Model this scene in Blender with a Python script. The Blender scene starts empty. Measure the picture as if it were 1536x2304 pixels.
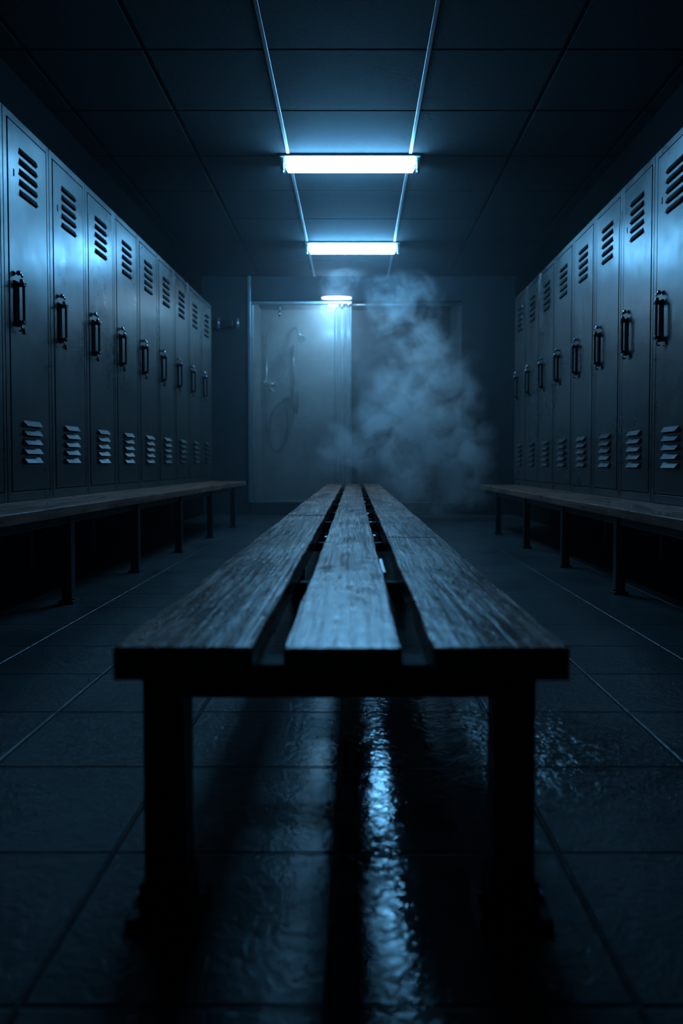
import bpy, bmesh, math, random
from mathutils import Vector, Matrix
random.seed(7)
SC = bpy.context.scene
COL = SC.collection
PI = math.pi

# ------------------------------------------------------------------ dimensions (metres)
F = 1500.0            # focal length in pixels of the 1536 x 2304 frame
CAM_H = 0.63
CEIL = 2.89
BACK = 8.146
YAW = 0.0286          # the left-hand side of the room closes in slightly towards the back
LW = 0.4417           # locker pitch

# ------------------------------------------------------------------ node helpers
class NT:
    def __init__(s, m):
        m.use_nodes = True
        s.t = m.node_tree
        s.t.nodes.clear()
    def n(s, typ, **kw):
        nd = s.t.nodes.new(typ)
        for k, v in kw.items():
            if k == 'inp':
                for a, b in v.items():
                    if isinstance(b, bpy.types.NodeSocket):
                        s.t.links.new(b, nd.inputs[a])
                    else:
                        nd.inputs[a].default_value = b
            else:
                setattr(nd, k, v)
        return nd
    def math(s, op, a, b=None, c=None, clamp=False):
        nd = s.t.nodes.new('ShaderNodeMath'); nd.operation = op; nd.use_clamp = clamp
        for i, v in enumerate((a, b, c)):
            if v is None: continue
            if isinstance(v, bpy.types.NodeSocket): s.t.links.new(v, nd.inputs[i])
            else: nd.inputs[i].default_value = v
        return nd.outputs[0]
    def link(s, a, b): s.t.links.new(a, b)
    def ramp(s, fac, stops):
        nd = s.t.nodes.new('ShaderNodeValToRGB')
        e = nd.color_ramp.elements
        while len(e) < len(stops): e.new(0.5)
        for el, (p, c) in zip(e, stops):
            el.position = p
            el.color = (c, c, c, 1) if isinstance(c, (int, float)) else (*c, 1)
        s.link(fac, nd.inputs[0])
        return nd.outputs[0]
    def noise(s, vec, scale, detail=4, rough=0.5, dist=0.0):
        nd = s.n('ShaderNodeTexNoise', inp={'Scale': scale, 'Detail': detail, 'Roughness': rough, 'Distortion': dist})
        s.link(vec, nd.inputs['Vector'])
        return nd.outputs['Fac']
    def mapping(s, vec, scale=(1, 1, 1), loc=(0, 0, 0)):
        nd = s.n('ShaderNodeMapping'); nd.inputs['Scale'].default_value = scale; nd.inputs['Location'].default_value = loc
        s.link(vec, nd.inputs['Vector'])
        return nd.outputs[0]
    def bump(s, h, strength, dist, normal=None):
        nd = s.n('ShaderNodeBump', inp={'Strength': strength, 'Distance': dist, 'Height': h})
        if normal is not None: s.link(normal, nd.inputs['Normal'])
        return nd.outputs[0]
    def out(s, shader, vol=False):
        o = s.n('ShaderNodeOutputMaterial')
        s.link(shader, o.inputs['Volume' if vol else 'Surface'])
    def pos(s): return s.n('ShaderNodeTexCoord').outputs['Object']

def mat(name): return bpy.data.materials.new(name)

def simple(name, col, rough=0.5, metal=0.0, var=0.25, vscale=8.0, bump=0.0, spec=0.5):
    m = mat(name); t = NT(m); P = t.pos()
    nf = t.noise(P, vscale, 5, 0.6)
    lo = tuple(c * (1 - var) for c in col); hi = tuple(min(1, c * (1 + var)) for c in col)
    c = t.ramp(nf, [(0.3, lo), (0.7, hi)])
    r = t.math('MULTIPLY_ADD', nf, 0.2, rough - 0.1)
    b = t.n('ShaderNodeBsdfPrincipled', inp={'Base Color': c, 'Roughness': r, 'Metallic': metal, 'Specular IOR Level': spec})
    if bump: t.link(t.bump(t.noise(P, vscale * 6, 4, 0.6), 0.6, bump), b.inputs['Normal'])
    t.out(b.outputs[0]); return m

def locker_paint():
    m = mat('locker_paint'); t = NT(m)
    geo = t.n('ShaderNodeNewGeometry').outputs['Position']
    big = t.noise(geo, 2.2, 5, 0.62)
    fine = t.noise(geo, 30, 5, 0.7)
    streak = t.noise(t.mapping(geo, (14, 14, 2.0)), 1.0, 4, 0.6)
    c = t.ramp(big, [(0.3, (0.088, 0.083, 0.080)), (0.7, (0.135, 0.126, 0.120))])
    r = t.math('MAXIMUM', t.math('MULTIPLY_ADD', big, 0.30, 0.07), 0.17)
    r = t.math('MULTIPLY_ADD', fine, 0.10, r)
    r = t.math('MULTIPLY_ADD', streak, 0.10, r)
    b = t.n('ShaderNodeBsdfPrincipled', inp={'Base Color': c, 'Roughness': r, 'Metallic': 0.93, 'Specular IOR Level': 0.5})
    n1 = t.bump(t.noise(geo, 3.0, 2, 0.5), 0.5, 0.012)
    n2 = t.bump(fine, 0.06, 0.001, n1)
    t.link(n2, b.inputs['Normal'])
    t.out(b.outputs[0]); return m

def wood(name, dark, light, rough=0.34):
    m = mat(name); t = NT(m); P = t.pos()
    warp = t.n('ShaderNodeTexNoise', inp={'Scale': 1.0, 'Detail': 2.0})
    t.link(t.mapping(P, (4, 2.2, 4)), warp.inputs['Vector'])
    wv = t.n('ShaderNodeVectorMath', operation='SCALE', inp={0: warp.outputs['Color'], 'Scale': 0.025})
    pv = t.n('ShaderNodeVectorMath', operation='ADD', inp={0: P, 1: wv.outputs[0]})
    fib = t.noise(t.mapping(pv.outputs[0], (150, 4.0, 60)), 1.0, 6, 0.65)
    ring = t.noise(t.mapping(pv.outputs[0], (75, 1.3, 30)), 1.0, 4, 0.6, 0.5)
    blotch = t.noise(t.mapping(P, (9, 3.2, 9)), 1.0, 5, 0.62)
    wear = t.noise(t.mapping(P, (28, 16, 28)), 1.0, 5, 0.7)
    g = t.math('MULTIPLY_ADD', ring, 0.5, t.math('MULTIPLY', fib, 0.5))
    c = t.ramp(g, [(0.35, dark), (0.66, light)])
    k = t.n('ShaderNodeMix', data_type='RGBA', blend_type='MULTIPLY')
    k.inputs['Factor'].default_value = 0.75
    t.link(c, k.inputs['A']); t.link(t.ramp(blotch, [(0.36, 0.22), (0.58, 1.0)]), k.inputs['B'])
    r = t.math('ADD', t.math('MULTIPLY_ADD', blotch, 0.36, rough - 0.17), t.math('MULTIPLY', t.math('SUBTRACT', fib, 0.42), 0.5))
    b = t.n('ShaderNodeBsdfPrincipled', inp={'Base Color': k.outputs['Result'], 'Roughness': r, 'Specular IOR Level': 0.95})
    n = t.bump(ring, 0.55, 0.003)
    n = t.bump(fib, 0.4, 0.0018, n)
    n = t.bump(wear, 0.6, 0.0045, n)
    t.link(n, b.inputs['Normal'])
    t.out(b.outputs[0]); return m

def floor_mat():
    m = mat('wet_floor_tiles'); t = NT(m); P = t.pos()
    sx = t.n('ShaderNodeSeparateXYZ'); t.link(P, sx.inputs[0])
    def line(v, off, pitch):
        a = t.math('DIVIDE', t.math('SUBTRACT', v, off), pitch)
        d = t.math('ABSOLUTE', t.math('SUBTRACT', a, t.math('ROUND', a)))
        return t.math('MULTIPLY', d, pitch)
    wob = t.math('MULTIPLY_ADD', t.noise(P, 25, 3), 0.0016, -0.0008)
    d = t.math('ADD', t.math('MINIMUM', line(sx.outputs[0], 0.33, 0.36), line(sx.outputs[1], 1.058, 0.305)), wob)
    grout = t.ramp(t.math('MULTIPLY', d, 100.0), [(0.22, 1.0), (0.38, 0.0)])
    blotch = t.noise(P, 3.2, 5, 0.65)
    wet = t.noise(P, 1.4, 4, 0.6)
    base = t.ramp(blotch, [(0.3, (0.028, 0.030, 0.031)), (0.7, (0.068, 0.071, 0.071))])
    k = t.n('ShaderNodeMix', data_type='RGBA')
    t.link(grout, k.inputs['Factor']); t.link(base, k.inputs['A']); k.inputs['B'].default_value = (0.02, 0.021, 0.022, 1)
    pd = t.n('ShaderNodeVectorMath', operation='DISTANCE', inp={0: t.mapping(P, (1.0, 0.22, 1.0)), 1: (0.12, 0.285, 0.0)}).outputs['Value']
    pud = t.ramp(t.math('MULTIPLY_ADD', t.noise(P, 4.0, 4), 0.16, t.math('SUBTRACT', pd, 0.08)), [(0.09, 1.0), (0.20, 0.0)])
    r = t.math('SUBTRACT', t.math('MULTIPLY_ADD', wet, 0.24, 0.25), t.math('MULTIPLY', pud, 0.30), None, True)
    pd2 = t.n('ShaderNodeVectorMath', operation='DISTANCE', inp={0: t.mapping(P, (1.0, 0.7, 1.0)), 1: (0.46, 1.03, 0.0)}).outputs['Value']
    pud2 = t.ramp(t.math('MULTIPLY_ADD', t.noise(P, 6.0, 4), 0.20, t.math('SUBTRACT', pd2, 0.10)), [(0.06, 1.0), (0.24, 0.0)])
    r = t.math('SUBTRACT', r, t.math('MULTIPLY', pud2, 0.10))
    b = t.n('ShaderNodeBsdfPrincipled', inp={'Base Color': k.outputs['Result'], 'Roughness': r, 'Specular IOR Level': 0.45})
    calm = t.math('SUBTRACT', 1.0, t.math('MULTIPLY', pud, 0.62))
    calm = t.math('ADD', calm, t.math('MULTIPLY', pud2, 3.5))
    n = t.bump(t.math('MULTIPLY', t.noise(P, 48, 3, 0.55, 0.8), calm), 0.4, 0.005)
    n = t.bump(t.math('MULTIPLY', t.noise(P, 7, 3, 0.5), calm), 0.25, 0.012, n)
    n = t.bump(t.ramp(t.math('MULTIPLY', d, 100.0), [(0.15, 0.0), (0.55, 1.0)]), 0.9, 0.004, n)
    t.link(n, b.inputs['Normal'])
    t.out(b.outputs[0]); return m

def emis(name, col, strength):
    m = mat(name); t = NT(m)
    e = t.n('ShaderNodeEmission', inp={'Color': (*col, 1), 'Strength': strength})
    t.out(e.outputs[0]); return m

def frosted():
    m = mat('misted_glass'); t = NT(m); P = t.pos()
    nf = t.noise(P, 3.5, 5, 0.6)
    tr = t.n('ShaderNodeBsdfTransparent', inp={'Color': (0.86, 0.92, 0.94, 1)})
    df = t.n('ShaderNodeBsdfTranslucent', inp={'Color': (0.62, 0.58, 0.56, 1)})
    dd = t.n('ShaderNodeBsdfDiffuse', inp={'Color': (0.55, 0.50, 0.48, 1)})
    gl = t.n('ShaderNodeBsdfGlossy', inp={'Roughness': 0.12, 'Color': (0.8, 0.8, 0.8, 1)})
    a = t.n('ShaderNodeMixShader', inp={0: 0.45, 1: df.outputs[0], 2: dd.outputs[0]})
    fac = t.ramp(nf, [(0.3, 0.12), (0.7, 0.24)])
    b = t.n('ShaderNodeMixShader', inp={0: fac, 1: tr.outputs[0], 2: a.outputs[0]})
    fr = t.n('ShaderNodeFresnel', inp={'IOR': 1.35})
    c = t.n('ShaderNodeMixShader', inp={0: fr.outputs[0], 1: b.outputs[0], 2: gl.outputs[0]})
    t.out(c.outputs[0]); return m

LIGHT = (0.14, 0.495, 0.93)
M = {}
M['locker'] = locker_paint()
M['slot_and_shade'] = simple('opening_and_shade_black', (0.004, 0.004, 0.005), 0.9, 0, 0.1, 8, 0, 0.02)  # black for openings, and for shade painted under hoods and behind handles
M['black_steel'] = simple('black_steel', (0.012, 0.0125, 0.013), 0.45, 0.0, 0.3, 20)
M['matte_steel'] = simple('matte_dark_steel', (0.012, 0.013, 0.014), 0.75, 0.0, 0.3, 20, 0, 0.2)
M['chrome'] = simple('chrome', (0.9, 0.92, 0.93), 0.16, 0.9, 0.03, 20)
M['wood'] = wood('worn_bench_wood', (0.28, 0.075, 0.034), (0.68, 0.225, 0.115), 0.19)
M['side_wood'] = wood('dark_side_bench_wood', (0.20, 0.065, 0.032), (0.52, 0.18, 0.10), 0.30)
M['floor'] = floor_mat()
M['tile'] = simple('ceiling_tile', (0.08, 0.086, 0.089), 0.85, 0, 0.14, 45, 0.003, 0.1)
M['grid'] = simple('ceiling_grid_metal', (0.42, 0.43, 0.44), 0.4, 0.3, 0.1)
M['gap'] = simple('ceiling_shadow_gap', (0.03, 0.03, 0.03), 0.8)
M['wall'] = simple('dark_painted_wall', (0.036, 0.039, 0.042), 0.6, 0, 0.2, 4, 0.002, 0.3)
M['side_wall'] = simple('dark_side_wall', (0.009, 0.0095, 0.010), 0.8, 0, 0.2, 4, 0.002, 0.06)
M['shower_wall'] = simple('shower_wall_panel', (0.21, 0.195, 0.185), 0.45, 0, 0.14, 3, 0.001, 0.4)
M['alu'] = simple('brushed_aluminium', (0.50, 0.52, 0.53), 0.32, 0.8, 0.1, 10)
M['housing'] = simple('grey_enamel', (0.22, 0.225, 0.23), 0.4, 0.0, 0.06, 10)
M['tube'] = emis('lit_tube', LIGHT, 98.0)
M['lamp'] = emis('rail_glint_glow', (0.34, 0.62, 0.92), 60.0)  # emission for the added oval that imitates a reflection on the rail
M['shower_lamp'] = emis('lit_shower_lamp', (0.28, 0.61, 0.94), 330.0)
M['glass'] = frosted()
M['pipe'] = simple('dull_chrome', (0.28, 0.30, 0.31), 0.3, 0.9, 0.1, 12)
M['hose'] = simple('dark_hose', (0.05, 0.055, 0.06), 0.4, 0.3, 0.1, 12)

# ------------------------------------------------------------------ mesh helpers
class MB:
    def __init__(s): s.bm = bmesh.new(); s.mats = []
    def mi(s, m):
        if m not in s.mats: s.mats.append(m)
        return s.mats.index(m)
    def _add(s, tmp, m):
        i = s.mi(m)
        vm = {}
        for v in tmp.verts: vm[v] = s.bm.verts.new(v.co)
        for f in tmp.faces:
            try: nf = s.bm.faces.new([vm[v] for v in f.verts])
            except ValueError: continue
            nf.material_index = i; nf.smooth = f.smooth
        tmp.free()
    def box(s, x0, x1, y0, y1, z0, z1, m, bev=0.0, seg=2):
        b = bmesh.new(); bmesh.ops.create_cube(b, size=1)
        for v in b.verts:
            v.co = Vector(((x0 + x1) / 2 + v.co.x * (x1 - x0), (y0 + y1) / 2 + v.co.y * (y1 - y0), (z0 + z1) / 2 + v.co.z * (z1 - z0)))
        if bev: bmesh.ops.bevel(b, geom=b.edges[:], offset=bev, segments=seg, profile=0.5, affect='EDGES')
        s._add(b, m)
    def poly(s, pts, faces, m):
        b = bmesh.new(); vs = [b.verts.new(p) for p in pts]
        for f in faces: b.faces.new([vs[i] for i in f])
        bmesh.ops.recalc_face_normals(b, faces=b.faces[:])
        s._add(b, m)
    def tube(s, pts, r, m, seg=12, cap=True):
        pts = [Vector(p) for p in pts]; n = len(pts)
        rs = r if isinstance(r, (list, tuple)) else [r] * n
        b = bmesh.new(); rings = []
        for i, p in enumerate(pts):
            d = (pts[min(i + 1, n - 1)] - pts[max(i - 1, 0)]).normalized()
            a = Vector((0, 0, 1)) if abs(d.z) < 0.9 else Vector((1, 0, 0))
            if i == 0: u = d.cross(a).normalized()
            else:
                u = (u - d * u.dot(d)).normalized()
            w = d.cross(u)
            rings.append([b.verts.new(p + (u * math.cos(2 * PI * k / seg) + w * math.sin(2 * PI * k / seg)) * rs[i]) for k in range(seg)])
        for i in range(n - 1):
            for k in range(seg):
                f = b.faces.new([rings[i][k], rings[i][(k + 1) % seg], rings[i + 1][(k + 1) % seg], rings[i + 1][k]]); f.smooth = True
        if cap:
            b.faces.new(rings[0][::-1]); b.faces.new(rings[-1])
        bmesh.ops.recalc_face_normals(b, faces=b.faces[:])
        s._add(b, m)
    def ball(s, c, r, m, sc=(1, 1, 1)):
        b = bmesh.new(); bmesh.ops.create_uvsphere(b, u_segments=16, v_segments=10, radius=r)
        for v in b.verts: v.co = Vector((c[0] + v.co.x * sc[0], c[1] + v.co.y * sc[1], c[2] + v.co.z * sc[2]))
        for f in b.faces: f.smooth = True
        s._add(b, m)
    def obj(s, name, parent=None, loc=(0, 0, 0)):
        me = bpy.data.meshes.new(name); s.bm.to_mesh(me); s.bm.free()
        for m in s.mats: me.materials.append(m)
        o = bpy.data.objects.new(name, me); COL.objects.link(o)
        o.location = loc
        if parent: o.parent = parent
        return o

def thing(name, label, cat, loc=(0, 0, 0), rz=0.0, group=None):
    o = bpy.data.objects.new(name, None); o.empty_display_size = 0.1; COL.objects.link(o)
    o.location = loc; o.rotation_euler = (0, 0, rz)
    return tag(o, label, cat, group)
def tag(o, label, cat, group=None):
    o['label'] = label; o['category'] = cat
    if group: o['group'] = group
    return o
def struct(mb, name):
    o = mb.obj(name); o['kind'] = 'structure'; return o
def copy_tree(o, parent=None):
    c = o.copy(); COL.objects.link(c); c.parent = parent
    for ch in list(o.children): copy_tree(ch, c)
    return c

# ------------------------------------------------------------------ room shell
FRONT = -1.6
b = MB(); b.box(-2.6, 2.2, FRONT, 9.4, -0.1, 0.0, M['floor']); struct(b, 'floor')

b = MB()   # suspended ceiling: panels, light runners, dark cross gaps
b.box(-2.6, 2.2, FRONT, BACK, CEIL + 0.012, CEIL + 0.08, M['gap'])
xs = [-2.55, -1.80, -1.15, -0.484, 0.409, 1.148, 1.85, 2.15]
ys = [3.715 - 0.6323 * k for k in range(9)][::-1] + [3.715 + 0.6323 * k for k in range(1, 8)] + [BACK]
ys = [y for y in ys if FRONT < y <= BACK]
ys = [FRONT] + ys
for i in range(len(xs) - 1):
    for j in range(len(ys) - 1):
        if ys[j + 1] - ys[j] < 0.05: continue
        b.box(xs[i] + 0.013, xs[i + 1] - 0.013, ys[j] + 0.006, ys[j + 1] - 0.006, CEIL + 0.001, CEIL + 0.013, M['tile'], 0.002, 1)
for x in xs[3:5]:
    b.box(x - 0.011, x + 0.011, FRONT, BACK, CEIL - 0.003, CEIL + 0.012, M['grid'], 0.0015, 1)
struct(b, 'ceiling')

def wallbox(b, x0, x1, y0, y1, z0, z1, m): b.box(x0, x1, y0, y1, z0, z1, m)
b = MB()
xl = lambda y, X0: -X0 + YAW * y
pts = [(xl(FRONT, 2.08), FRONT, 0), (xl(BACK, 2.08), BACK, 0), (xl(BACK, 2.08), BACK, CEIL + .05), (xl(FRONT, 2.08), FRONT, CEIL + .05)]
pts += [(p[0] - 0.12, p[1], p[2]) for p in pts]
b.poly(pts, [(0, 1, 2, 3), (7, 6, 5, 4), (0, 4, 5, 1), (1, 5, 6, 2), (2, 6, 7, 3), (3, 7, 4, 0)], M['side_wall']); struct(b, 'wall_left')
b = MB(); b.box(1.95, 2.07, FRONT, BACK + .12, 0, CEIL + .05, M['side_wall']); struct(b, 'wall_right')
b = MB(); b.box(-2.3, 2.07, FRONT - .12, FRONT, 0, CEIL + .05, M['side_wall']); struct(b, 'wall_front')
OX0, OX1, OZ1 = -1.26, 1.30, 2.60
b = MB()
b.box(-1.99, OX0, BACK, BACK + .12, 0, CEIL + .05, M['wall'])
b.box(OX1, 1.95, BACK, BACK + .12, 0, CEIL + .05, M['wall'])
b.box(OX0, OX1, BACK, BACK + .12, OZ1, CEIL + .05, M['wall'])
struct(b, 'wall_back')
b = MB(); b.box(OX0, OX1, BACK - .01, BACK + .12, 0, 0.15, M['wall'], 0.006); struct(b, 'trim_1')       # shower kerb
b = MB(); b.box(OX0 - .03, OX0 + .005, BACK - .035, BACK + .01, 0.15, CEIL, M['alu'], 0.003); struct(b, 'trim_2')  # pale corner bead
b = MB(); b.box(OX0 - .1, OX0, BACK + .12, 9.1, 0, 2.75, M['shower_wall']); struct(b, 'wall_shower_left')
b = MB(); b.box(OX1, OX1 + .1, BACK + .12, 9.1, 0, 2.75, M['wall']); struct(b, 'wall_shower_right')
b = MB()
b.box(OX0 - .1, OX1 + .1, 9.1, 9.2, 0, 2.75, M['wall'])
b.box(OX0, -0.05, 9.08, 9.101, 0.0, 2.70, M['shower_wall'])
struct(b, 'wall_shower_back')
b = MB(); b.box(OX0 - .1, OX1 + .1, BACK + .12, 9.2, 2.70, 2.78, M['wall']); b = struct(b, 'ceiling_shower')

# ------------------------------------------------------------------ lockers
LH, LD = 1.85, 0.34
def make_locker(with_slot=True):
    root = thing('locker', 'x', 'locker')
    h = LW / 2 - 0.0012
    L = M['locker']
    dl, dr, db, dt = -LW/2 + 0.036, LW/2 - 0.026, 0.045, LH - 0.036      # door opening
    b = MB()
    b.box(-h, dl, 0, 0.02, 0, LH, L, 0.0025); b.box(dr, h, 0, 0.02, 0, LH, L, 0.0025)
    b.box(dl - .002, dr + .002, 0.0005, 0.02, 0, db, L, 0.002); b.box(dl - .002, dr + .002, 0.0005, 0.02, dt, LH, L, 0.002)
    b.box(-h + .001, -h + .003, 0.018, LD, 0, LH, L); b.box(h - .003, h - .001, 0.018, LD, 0, LH, L)
    b.box(-h + .001, h - .001, 0.018, LD, LH - .003, LH - .0005, L); b.box(-h + .001, h - .001, 0.018, LD, 0, .003, L)
    b.box(-h + .001, h - .001, LD - .003, LD, 0.002, LH - .002, L)
    b.obj('body', root)
    g = 0.0055
    b = MB()
    b.box(dl + g, dr - g, -0.0015, 0.016, db + g, dt - g, L, 0.0025)
    b.box(dl - .01, dr + .01, 0.022, 0.024, db - .01, dt + .01, M['slot_and_shade'])      # black sheet painted in for the unlit interior behind the door gap
    door = b.obj('door', root)
    def vents(name, ztop, n, pitch, d):
        b = MB()
        w = 0.083
        cx = 0.005
        for i in range(n):
            z = ztop - i * pitch
            # pressed hood: flush at the top, standing proud at the bottom
            o = -0.0015; zb = z - 0.027
            P = [(cx - w, o, z), (cx + w, o, z), (cx + w - .006, o - d, zb), (cx - w + .006, o - d, zb),
                 (cx - w, o, zb + .002), (cx + w, o, zb + .002),
                 (cx + w - .007, o - d + .002, zb - .0015), (cx - w + .007, o - d + .002, zb - .0015)]
            b.poly(P, [(0, 1, 2, 3), (0, 3, 4), (1, 5, 2), (3, 2, 6, 7)], L)
            b.poly([(cx - w + .002, o - .0008, z - .006), (cx + w - .002, o - .0008, z - .006), (cx + w - .002, o - .0008, zb - .007), (cx - w + .002, o - .0008, zb - .007)], [(0, 1, 2, 3)], M['slot_and_shade'])  # black vent opening, carried on below the hood as painted shadow
        b.obj(name, door)
    vents('louver_vent', 1.715, 5, 0.050, 0.012)
    vents('louver_vent', 0.395, 5, 0.0455, 0.021)
    # handle
    hx, hz = -0.118, 0.955
    K, C = M['black_steel'], M['chrome']
    b = MB()
    b.box(hx - .026, hx + .018, -.006, -.001, hz - .112, hz + .105, M['slot_and_shade'], .002)  # plate coloured near-black for the shadow behind the grip
    b.box(hx + .001, hx + .014, -.040, -.027, hz - .088, hz + .088, K, .003)
    b.box(hx - .010, hx + .016, -.042, -.004, hz + .080, hz + .098, K, .004)
    b.box(hx - .010, hx + .016, -.040, -.004, hz - .100, hz - .084, K, .004)
    b.ball((hx + .010, -.040, hz + .094), .0062, C, (1.3, 1, .7))
    b.ball((hx + .000, -.026, hz + .107), .010, C)
    b.tube([(hx - .004, -.004, hz + .140), (hx - .004, -.016, hz + .143), (hx - .001, -.025, hz + .136), (hx + .002, -.030, hz + .124)], [.0055, .0065, .0055, .006], C, 10)
    b.ball((hx - .004, -.014, hz + .143), .011, C, (1, 1, 1.15))
    b.ball((hx + .010, -.038, hz - .086), .0055, C, (1.3, 1, .7))
    b.tube([(hx - .002, -.006, hz - .100), (hx - .001, -.022, hz - .108), (hx + .000, -.026, hz - .122), (hx + .001, -.020, hz - .133), (hx + .002, -.010, hz - .130)], .0045, M['pipe'], 10)
    b.obj('handle', door)
    b = MB()
    b.tube([(hx + .054, -.003, hz - .110), (hx + .064, -.003, hz - .136)], .0055, M['slot_and_shade'], 10)
    b.obj('keyhole', door)
    if with_slot:
        b = MB(); b.box(-.134, -.124, -.0025, -.001, 1.555, 1.590, M['slot_and_shade'], .001); b.obj('notch', door)
    return root

ordn = ['nearest', 'second', 'third', 'fourth', 'fifth', 'sixth', 'seventh', 'eighth', 'ninth', 'tenth']
proto = make_locker(True)
plain = make_locker(False)
ZL, ZR = 0.445, 0.420
used = set()
def place_locker(src, loc, rz, label, group):
    o = src if src.name not in used else copy_tree(src)
    used.add(src.name); used.add(o.name)
    o.location = loc; o.rotation_euler = (0, 0, rz); o['label'] = label; o['category'] = 'locker'; o['group'] = group
    return o
yaw = math.atan(YAW)
for k in range(-1, 9):
    y = 3.135 + LW * (k + 0.5)
    n = k + 1
    if k == -1: lab = 'grey-blue steel locker cut off by the left picture edge, nearest of the left row'
    elif k == 8: lab = 'grey-blue steel locker at the far end of the left row, beside the back wall'
    elif k == 0: lab = 'grey-blue steel locker with dark notch by its vents, first whole one of left row'
    else: lab = 'grey-blue steel locker over the left bench, %s whole one counted from the camera' % ordn[k]
    place_locker(proto if k in (0, 1) else plain, (xl(y, 1.72), y, ZL), PI / 2 - yaw, lab, 'lockers along the left wall')
for k in range(-1, 7):
    y = 3.598 + LW * (k + 0.5)
    if k == -1: lab = 'steel locker cut by the right picture edge, pale light patch, nearest of right row'
    elif k == 6: lab = 'steel locker at the far end of the right row, veiled by the steam'
    elif k == 0: lab = 'steel locker with the brightest light band, first whole one of the right row'
    else: lab = 'steel locker over the right bench, %s whole one counted from the camera' % ordn[k + 0]
    place_locker(proto if k in (-1, 0) else plain, (1.60, y, ZR), -PI / 2, lab, 'lockers along the right wall')

# ------------------------------------------------------------------ side benches
def leg_mb(x, y, ztop, s=0.045, mate=None):
    b = MB(); m = mate or M['black_steel']
    b.box(x - s/2, x + s/2, y - s/2, y + s/2, 0.012, ztop, m, 0.004)
    return b
def foot_mb(x, y, s):
    b = MB(); b.box(x - s, x + s, y - s, y + s, 0.0, 0.014, M['black_steel'], 0.003)
    for sx in (-1, 1): b.tube([(x + sx * s * .75, y, .013), (x + sx * s * .75, y, .022)], .007, M['pipe'], 8)
    return b
def side_bench(side, label):
    # local frame: x measured from the room axis outwards to the wall, y along the row
    if side < 0:
        x_front, x_back, ztop, y0, y1, legs = 1.33, 2.05, ZL - .002, 1.9, 6.93, [2.07, 2.95, 3.80, 4.66, 5.56, 6.47]
        lo, hi = 1.372, 2.0
    else:
        x_front, x_back, ztop, y0, y1, legs = 1.24, 1.935, ZR - .002, 1.9, 6.57, [2.36, 3.20, 4.03, 4.93, 5.90]
        lo, hi = 1.275, 1.88
    root = thing('side_bench', label, 'bench', (0, 0, 0), 0.0, 'wooden benches under the locker rows')
    if side < 0: root.rotation_euler = (0, 0, -yaw)
    s = side
    def span(a, c): return (min(s * a, s * c), max(s * a, s * c))
    yend = max(y1, 7.14 if side < 0 else 6.70)
    planks = [(x_front, x_front + .185, y1), (x_front + .189, x_front + .365, y1 - .01), (x_front + .369, x_back, yend)]
    for a, c, ye in planks:
        b = MB(); x0, x1 = span(a, c)
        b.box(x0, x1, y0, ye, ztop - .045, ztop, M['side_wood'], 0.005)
        # chipped, wavy front arris
        o = b.obj('seat_plank', root)
    for k, y in enumerate(legs):
        xa = s * lo
        l = leg_mb(xa, y, ztop - .07).obj('leg', root); foot_mb(xa, y, .034).obj('foot_plate', l)
        l = leg_mb(s * hi, y, ztop - .07).obj('leg', root); foot_mb(s * hi, y, .034).obj('foot_plate', l)
        x0, x1 = span(lo - .022, hi + .03)
        b = MB(); b.box(x0, x1, y - .0226, y + .0226, ztop - .0755, ztop - .044, M['black_steel'], .003); b.obj('crossbar', root)
    x0, x1 = span(lo - .012, lo + .018)
    b = MB(); b.box(x0, x1, legs[0] - .1, y1 - .12, ztop - .082, ztop - .0445, M['black_steel'], .003); b.obj('side_rail', root)
    return root
side_bench(-1, 'long dark wooden bench on steel legs under the left lockers')
side_bench(1, 'long dark wooden bench on steel legs under the right lockers, beside the steam')

# ------------------------------------------------------------------ centre bench
CX = -0.018; BZ = 0.398; BT = 0.0415; Y0 = 0.8325; Y1 = 7.47
root = thing('slatted_bench', 'long worn wooden bench of three boards standing in the middle of the aisle', 'bench', (CX, Y0, 0))
def board(x0, x1, y0, y1, dz=0.0):
    b = bmesh.new()
    n = max(2, int((y1 - y0) / 0.06)); bev = 0.0032
    prof = [(0, -BT), (0, -bev), (bev * .4, -bev * .35), (bev, 0)]
    rings = []
    seed = random.random() * 50
    for i in range(n + 1):
        y = y0 + (y1 - y0) * i / n
        wl = 0.0012 * math.sin(y * 9 + seed) + 0.0008 * math.sin(y * 31 + seed * 2)
        wr = 0.0012 * math.sin(y * 8 + seed * 3) + 0.0008 * math.sin(y * 27 + seed)
        if i in (0, n): wl = wr = 0
        wz = 0.0006 * math.sin(y * 5 + seed)
        ring = [(x0 + wl + a, y, BZ + dz + c + (wz if c > -.02 else 0)) for a, c in prof]
        ring += [((x0 + x1) / 2, y, BZ + dz + wz)]
        ring += [(x1 + wr - a, y, BZ + dz + c + (wz if c > -.02 else 0)) for a, c in prof[::-1]]
        rings.append([b.verts.new((p[0] - CX, p[1] - Y0, p[2])) for p in ring])
    m = len(rings[0])
    for i in range(n):
        for k in range(m):
            f = b.faces.new([rings[i][k], rings[i + 1][k], rings[i + 1][(k + 1) % m], rings[i][(k + 1) % m]])
            f.smooth = False
    b.faces.new(rings[0]); b.faces.new(rings[-1][::-1])
    bmesh.ops.recalc_face_normals(b, faces=b.faces[:])
    mb = MB(); mb._add(b, M['wood'])
    return mb.obj('seat_board', root)
XL0, XL1, XM0, XM1, XR0, XR1 = -.3035, -.1285, -.0895, .0605, .0995, .271
board(XL0, XL1, Y0, 2.955); board(XL0, XL1, 2.963, Y1, .001)
board(XM0, XM1, Y0, Y1)
board(XR0, XR1, Y0, 2.075, -.0005); board(XR0, XR1, 2.083, Y1, .001)
leg_y = [0.925, 3.10, 5.25, 7.25]
zb = BZ - BT
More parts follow.
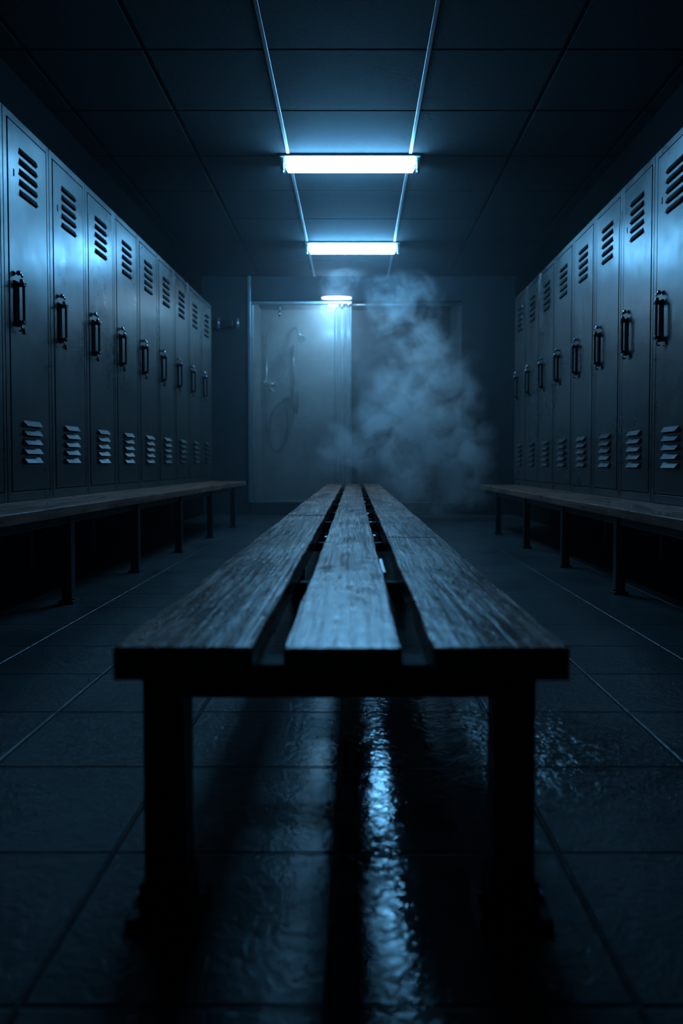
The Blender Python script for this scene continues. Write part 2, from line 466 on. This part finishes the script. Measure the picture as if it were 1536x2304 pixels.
for y in leg_y:
    b = MB(); b.box(-.226, .236, y - .028 - Y0, y + .028 - Y0, zb - .046, zb - .0005, M['matte_steel'], .003); b.obj('crossbeam', root)
    for x in (-.2525 + .010, .2255 + .012):
        l = leg_mb(x, y - Y0, zb - .0008, .056)
        lo = l.obj('leg', root)
        sg = -1 if x < 0 else 1
        f = MB()
        f.box(x - .034, x + .034, y - Y0 - .034, y - Y0 + .034, .012, .055, M['black_steel'], .004)
        f.box(x - .050, x + .050, y - Y0 - .045, y - Y0 + .045, .0, .014, M['black_steel'], .003)
        for sx in (-1, 1): f.tube([(x + sx * .041, y - Y0, .013), (x + sx * .041, y - Y0, .024)], .006, M['pipe'], 8)
        f.obj('foot_plate', lo)
for y in (1.62, 2.42, 3.9, 4.6, 6.0, 6.6):
    b = MB(); b.box(-.25, .25, y - .02 - Y0, y + .02 - Y0, zb - .045, zb - .015, M['matte_steel'], .002); b.obj('brace', root)
# small steel clips standing up in the slots between the boards
for (x, y, hgt, L_) in ((XM1 + .006, 2.25, .016, .05), (XM0 - .005, 2.23, .014, .04), (XM1 + .006, 1.52, .012, .22), (XM1 + .006, 3.3, .012, .04), (XM1 + .007, 4.3, .012, .04), (XM1 + .008, 2.85, .010, .03)):
    b = MB(); b.box(x - CX - .0062, x - CX + .006, y - Y0, y + L_ - Y0, BZ - .03, BZ - .03 + hgt, M['alu'], .001); b.obj('clip', root)

# ------------------------------------------------------------------ ceiling lights
def fixture(xc, y, w, label):
    r = thing('fluorescent_light', label, 'ceiling light', (xc, y, CEIL - .003), 0, 'fluorescent lights across the ceiling')
    hw = w / 2
    b = MB()
    b.box(-hw, hw, -.078, .105, -.012, .0, M['housing'], .003)
    b.box(-hw + .01, hw - .01, .020, .085, -.034, -.010, M['housing'], .006)
    b.obj('housing', r)
    tl = hw - .052
    b = MB(); R = .0295
    b.tube([(-tl, 0, -.068), (-tl + .006, 0, -.068), (tl - .006, 0, -.068), (tl, 0, -.068)], [R - .007, R, R, R - .007], M['tube'], 20)
    b.obj('tube', r)
    b = MB(); R = .016
    b.tube([(-tl - .01, -.034, -.030), (-tl - .005, -.034, -.030), (tl + .005, -.034, -.030), (tl + .01, -.034, -.030)], [R - .004, R, R, R - .004], M['tube'], 16)
    b.obj('slim_tube', r)
    for sx in (-1, 1):
        b = MB(); x0 = sx * (hw - .016)
        b.box(x0 - .013, x0 + .013, -.050, .05, -.090, -.010, M['pipe'], .004)
        b.tube([(x0 - sx * .042, 0, -.068), (x0, 0, -.068)], .012, M['alu'], 10)
        b.tube([(x0 - sx * .03, -.034, -.030), (x0, -.034, -.030)], .008, M['alu'], 10)
        b.ball((x0, -.004, -.092), .010, M['chrome'])
        b.obj('socket', r)
    return r
fixture(-0.030, 5.02, 1.035, 'lit fluorescent tube light on the ceiling, nearer and larger of the two')
fixture(-0.020, 6.95, 0.975, 'lit fluorescent tube light on the ceiling, farther one above the bench end')

# ------------------------------------------------------------------ shower
r = thing('shower_screen', 'misted glass shower screen with metal top rail standing on the kerb', 'shower screen', (-0.75, BACK + .03, 0.15))
def loc(x): return x + .75
b = MB(); b.box(loc(-1.235), loc(-.245), -.004, .004, .015, 2.405, M['glass']); b.obj('glass_panel', r)
b = MB(); b.box(loc(-1.258), loc(-.03), -.025, .025, 2.408, 2.445, M['alu'], .006); b.obj('top_rail', r)
b = MB(); b.tube([(loc(-.03), 0, 2.405), (loc(1.298), 0, 2.405)], .012, M['alu'], 12); b.obj('rail_rod', r)
b = MB(); b.box(loc(-1.258), loc(-.10), -.016, .016, .0, .016, M['alu'], .003); b.obj('bottom_rail', r)
b = MB(); b.box(loc(-1.254), loc(-1.232), -.015, .015, .016, 2.406, M['alu'], .003); b.obj('frame_post', r)
for k, (a, c, y) in enumerate(((-.245, -.195, -.012), (-.185, -.115, -.020), (-.108, -.035, -.030))):
    b = MB()
    b.box(loc(a), loc(c), y - .006, y + .006, .018, 2.33 + .02 * k, M['glass'], .002)
    b.box(loc(a), loc(a) + .012, y - .010, y + .010, .018, 2.34 + .02 * k, M['alu'], .004)
    b.box(loc(c) - .012, loc(c), y - .010, y + .010, .018, 2.34 + .02 * k, M['alu'], .004)
    b.tube([(loc((a + c) / 2), y, 2.33 + .02 * k), (loc((a + c) / 2), y, 2.415)], .006, M['chrome'], 8)
    b.obj('folded_panel', r)

r = thing('rail_glint', 'small glowing oval added above the shower rail in place of a reflection', 'lamp', (-.215, BACK - .002, 2.625))  # added emitter imitating a bright reflection on the rail, no real fitting
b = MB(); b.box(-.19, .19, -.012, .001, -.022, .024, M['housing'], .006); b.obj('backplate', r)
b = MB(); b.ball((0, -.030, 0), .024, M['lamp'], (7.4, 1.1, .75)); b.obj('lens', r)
r = thing('shower_lamp', 'round glowing lamp on the shower ceiling behind the folded panels', 'lamp', (-.27, 8.52, 2.70))
b = MB(); b.tube([(0, 0, 0), (0, 0, -.02)], .085, M['housing'], 24); b.obj('base', r)
b = MB(); b.ball((0, 0, -.035), .085, M['shower_lamp'], (1, 1, .5)); b.obj('lens', r)

YP = 9.045
def PX(px, py, y=YP): return ((px - 797) / F * y, y, CAM_H + (1042 - py) * y / F)
def smooth(pts, n=10):
    P = [Vector(p) for p in pts]; out = []
    P = [P[0]] + P + [P[-1]]
    for i in range(1, len(P) - 2):
        for k in range(n):
            t = k / n
            a, b_, c, d = P[i - 1], P[i], P[i + 1], P[i + 2]
            out.append(0.5 * ((2 * b_) + (c - a) * t + (2 * a - 5 * b_ + 4 * c - d) * t * t + (3 * b_ - a - 3 * c + d) * t ** 3))
    out.append(P[-2]); return out
# mixer with riser pipe
r = thing('shower_mixer', 'shower mixer valve with riser pipe on the wall behind the left glass edge', 'shower mixer', (-1.18, 9.08, 1.69))
def rl(p): return (p[0] + 1.18, p[1] - 9.08, p[2] - 1.69)
b = MB(); b.tube([rl((-1.19, YP, 2.38)), rl((-1.19, YP, 0.9))], .017, M['pipe'], 12)
b.tube([rl((-1.19, YP, 2.3)), rl((-1.19, 9.0795, 2.3))], .010, M['pipe'], 10); b.obj('riser_pipe', r)
b = MB(); b.tube([rl((-1.225, YP - .03, 1.69)), rl((-1.06, YP - .03, 1.69))], .03, M['pipe'], 16)
b.ball(rl((-1.20, YP - .07, 1.72)), .022, M['chrome']); b.ball(rl((-1.06, YP - .07, 1.71)), .016, M['chrome'])
b.ball(rl((-1.085, YP - .08, 1.59)), .02, M['chrome'])
b.tube([rl((-1.14, YP - .03, 1.69)), rl((-1.12, YP - .08, 1.62)), rl((-1.09, YP - .09, 1.60))], .018, M['pipe'], 12); b.obj('valve_body', r)
# hand shower on slide bar with hose
r = thing('hand_shower', 'dark hand shower on a slide bar with a looping hose behind glass', 'shower', (-.80, 9.08, 1.6))
def rh(p): return (p[0] + .80, p[1] - 9.08, p[2] - 1.6)
b = MB(); b.tube([rh((-.82, YP, 2.22)), rh((-.82, YP, 1.60))], .014, M['pipe'], 12)
b.tube([rh((-.82, YP, 2.20)), rh((-.82, 9.0795, 2.20))], .011, M['pipe'], 10); b.tube([rh((-.82, YP, 1.64)), rh((-.82, 9.0795, 1.64))], .011, M['pipe'], 10); b.obj('slide_bar', r)
b = MB(); b.tube([rh((-.80, YP - .04, 1.64)), rh((-.80, YP - .05, 1.58)), rh((-.80, YP - .05, 1.42)), rh((-.80, YP - .05, 1.28))], [.030, .055, .052, .035], M['hose'], 16)
b.tube([rh((-.80, YP - .045, 1.52)), rh((-.90, YP - .045, 1.50)), rh((-.97, YP - .04, 1.44))], [.04, .035, .03], M['hose'], 12); b.obj('handset', r)
b = MB(); b.tube([rh(p) for p in smooth([(-.97, YP - .04, 1.46), (-1.06, YP - .04, 1.38), (-1.13, YP - .03, 1.2), (-1.15, YP - .03, .95), (-1.08, YP - .03, .80), (-.98, YP - .03, .83), (-.91, YP - .03, 1.0), (-.90, YP - .03, 1.25), (-.93, YP - .035, 1.42)])], .014, M['hose'], 10); b.obj('hose', r)
# fixed shower head
r = thing('overhead_shower', 'small angled shower head on a short arm high behind the glass', 'shower head', (-.79, 9.08, 2.42))
def rr(p): return (p[0] + .79, p[1] - 9.08, p[2] - 2.42)
b = MB(); b.tube([rr((-.80, 9.0795, 2.45)), rr((-.79, YP - .05, 2.45)), rr((-.70, YP - .18, 2.28))], .016, M['alu'], 12); b.obj('arm', r)
b = MB(); b.tube([rr((-.72, YP - .16, 2.31)), rr((-.70, YP - .20, 2.27)), rr((-.69, YP - .22, 2.255))], [.02, .05, .055], M['alu'], 18); b.obj('spray_head', r)
# hook under the rail
r = thing('hanging_hook', 'small metal hook hanging from the shower top rail', 'hook', (-.905, BACK - .002, 2.555))
b = MB(); b.tube([(0, 0, 0.004), (0, -.004, -.05), (0, -.004, -.09)], .008, M['alu'], 10); b.obj('stem', r)
b = MB(); b.tube([(0, -.004, -.09), (0, -.012, -.11), (0, -.014, -.15)], [.012, .013, .010], M['alu'], 10); b.obj('grip', r)

# wall rail left of the shower
zc = CAM_H + (1042 - 733) * BACK / F
r = thing('wall_rail', 'dark wall-mounted rail with two bright metal collars beyond the left lockers', 'wall rail', (-1.55, BACK, zc))
b = MB(); b.box(-.17, .10, -.10, -.03, -.045, .045, M['black_steel'], .015)
b.box(-.12, -.08, -.04, .001, -.03, .03, M['black_steel'], .003); b.box(.05, .09, -.04, .001, -.03, .03, M['black_steel'], .003); b.obj('bar', r)
for x in (-.085, .145):
    b = MB(); b.tube([(x, -.085, -.062), (x, -.085, .062)], .024, M['alu'], 16); b.tube([(x, -.08, 0), (x, .001, 0)], .014, M['alu'], 10); b.obj('collar', r)

# ------------------------------------------------------------------ steam
BL = [(-.03, .79, .40, .8), (.50, 1.19, .60, 1.25), (.98, 1.34, .52, .85), (1.15, .80, .50, .7), (.62, .68, .55, .9),
      (.80, 1.92, .44, .75), (.47, 2.36, .40, .95), (.78, 2.52, .32, .5), (-.1, 2.55, .30, .35), (1.28, .40, .36, .3),
      (.75, .42, .80, .16), (1.05, 1.75, .50, .07), (.22, 1.75, .48, .06)]
YS = 7.42
def steam_mat(name, blobs, dens, warp=0.55, yc=YS):
    m = mat(name); t = NT(m)
    P = t.n('ShaderNodeNewGeometry').outputs['Position']
    wn = t.n('ShaderNodeTexNoise', inp={'Scale': 2.1, 'Detail': 3.0, 'Roughness': 0.55}); t.link(P, wn.inputs['Vector'])
    off = t.n('ShaderNodeVectorMath', operation='SUBTRACT', inp={0: wn.outputs['Color'], 1: (0.5, 0.5, 0.5)})
    off2 = t.n('ShaderNodeVectorMath', operation='SCALE', inp={0: off.outputs[0], 'Scale': warp})
    Q = t.n('ShaderNodeVectorMath', operation='ADD', inp={0: P, 1: off2.outputs[0]}).outputs[0]
    acc = None
    for (x, z, r_, a) in blobs:
        d = t.n('ShaderNodeVectorMath', operation='DISTANCE', inp={0: Q, 1: (x, yc, z)}).outputs['Value']
        mr = t.n('ShaderNodeMapRange', interpolation_type='SMOOTHSTEP', inp={'Value': d, 'From Min': r_ * .05, 'From Max': r_, 'To Min': a, 'To Max': 0.0}).outputs[0]
        acc = mr if acc is None else t.math('ADD', acc, mr)
    nz = t.noise(Q, 4.2, 4, 0.62)
    nz = t.n('ShaderNodeMapRange', inp={'Value': nz, 'From Min': .44, 'From Max': .65, 'To Min': .05, 'To Max': 2.0}).outputs[0]
    den = t.math('MULTIPLY', t.math('MULTIPLY', acc, nz), dens)
    v = t.n('ShaderNodeVolumeScatter', inp={'Color': (0.96, 0.97, 0.98, 1), 'Density': den, 'Anisotropy': 0.25})
    t.out(v.outputs[0], True); return m
me = bpy.data.meshes.new('steam_cloud'); bb = bmesh.new()
for (x, z, r_, a) in BL:
    bmesh.ops.create_icosphere(bb, subdivisions=3, radius=r_ + .03, matrix=Matrix.Translation((x, YS, z)))
for v in bb.verts:
    v.co.z = min(max(v.co.z, 0.03), CEIL - .13); v.co.y = min(v.co.y, BACK - .05); v.co.x = min(v.co.x, 1.9)
bb.to_mesh(me); bb.free()
o = bpy.data.objects.new('steam_cloud', me); COL.objects.link(o)
rm = o.modifiers.new('merge', 'REMESH'); rm.mode = 'VOXEL'; rm.voxel_size = 0.05
me.materials.append(steam_mat('steam', BL, 8.0))
tag(o, 'pale billowing steam cloud rising beyond the right end of the middle bench', 'steam'); o['kind'] = 'stuff'
b = MB(); m = mat('shower_steam'); t = NT(m)
P = t.n('ShaderNodeNewGeometry').outputs['Position']
nz = t.n('ShaderNodeMapRange', inp={'Value': t.noise(P, 2.6, 4), 'From Min': .35, 'From Max': .68, 'To Min': .25, 'To Max': 1.5}).outputs[0]
v = t.n('ShaderNodeVolumeScatter', inp={'Color': (1, .93, .88, 1), 'Density': t.math('MULTIPLY', nz, 0.32), 'Anisotropy': 0.1}); t.out(v.outputs[0], True)
b.box(-1.25, -.07, BACK + .13, 9.0, .0, 2.60, m)
o = b.obj('shower_mist'); tag(o, 'thin lit mist filling the shower behind the glass', 'steam'); o['kind'] = 'stuff'

# ------------------------------------------------------------------ world: black, with a trace of damp air
w = bpy.data.worlds.new('world'); SC.world = w; w.use_nodes = True
nt = w.node_tree; nt.nodes.clear()
wo = nt.nodes.new('ShaderNodeOutputWorld'); bg = nt.nodes.new('ShaderNodeBackground'); bg.inputs[0].default_value = (0, 0, 0, 1)
nt.links.new(bg.outputs[0], wo.inputs['Surface'])
vs = nt.nodes.new('ShaderNodeVolumeScatter'); vs.inputs['Color'].default_value = (.95, .97, 1, 1); 
gp = nt.nodes.new('ShaderNodeNewGeometry'); sp = nt.nodes.new('ShaderNodeSeparateXYZ'); nt.links.new(gp.outputs['Position'], sp.inputs[0])
mr = nt.nodes.new('ShaderNodeMapRange'); mr.inputs['From Min'].default_value = 4.2; mr.inputs['From Max'].default_value = 8.0; mr.inputs['To Min'].default_value = 0.002; mr.inputs['To Max'].default_value = 0.038
nt.links.new(sp.outputs[1], mr.inputs['Value']); nt.links.new(mr.outputs[0], vs.inputs['Density'])
vs.inputs['Anisotropy'].default_value = 0.35
nt.links.new(vs.outputs[0], wo.inputs['Volume'])

# ------------------------------------------------------------------ camera
cam = bpy.data.cameras.new('camera'); co = bpy.data.objects.new('camera', cam); COL.objects.link(co); SC.camera = co
cam.sensor_fit = 'VERTICAL'; cam.sensor_height = 36.0; cam.lens = F / 2304 * 36.0
PITCH = math.atan(45 / F)
co.location = (0, 0, CAM_H); co.rotation_euler = (PI / 2 - PITCH, 0, 0)
cam.shift_x = -29 / 2304; cam.shift_y = -65 / 2304
cam.clip_start = 0.02
cam.dof.use_dof = True; cam.dof.focus_distance = 2.7; cam.dof.aperture_fstop = 2.4

SC.view_settings.view_transform = 'Standard'; SC.view_settings.look = 'None'
SC.view_settings.gamma = 1.0; SC.view_settings.use_curve_mapping = False
SC.view_settings.exposure = 0.0
SC.cycles.use_denoising = True
SC.cycles.max_bounces = 4; SC.cycles.volume_bounces = 2; SC.cycles.transparent_max_bounces = 16
SC.cycles.sample_clamp_indirect = 3.0
SC.cycles.volume_step_rate = 3.0
SC.cycles.volume_max_steps = 128
SC.cycles.use_adaptive_sampling = True
SC.cycles.adaptive_threshold = 0.06
SC.cycles.adaptive_min_samples = 12
SC.cycles.caustics_reflective = False; SC.cycles.caustics_refractive = False
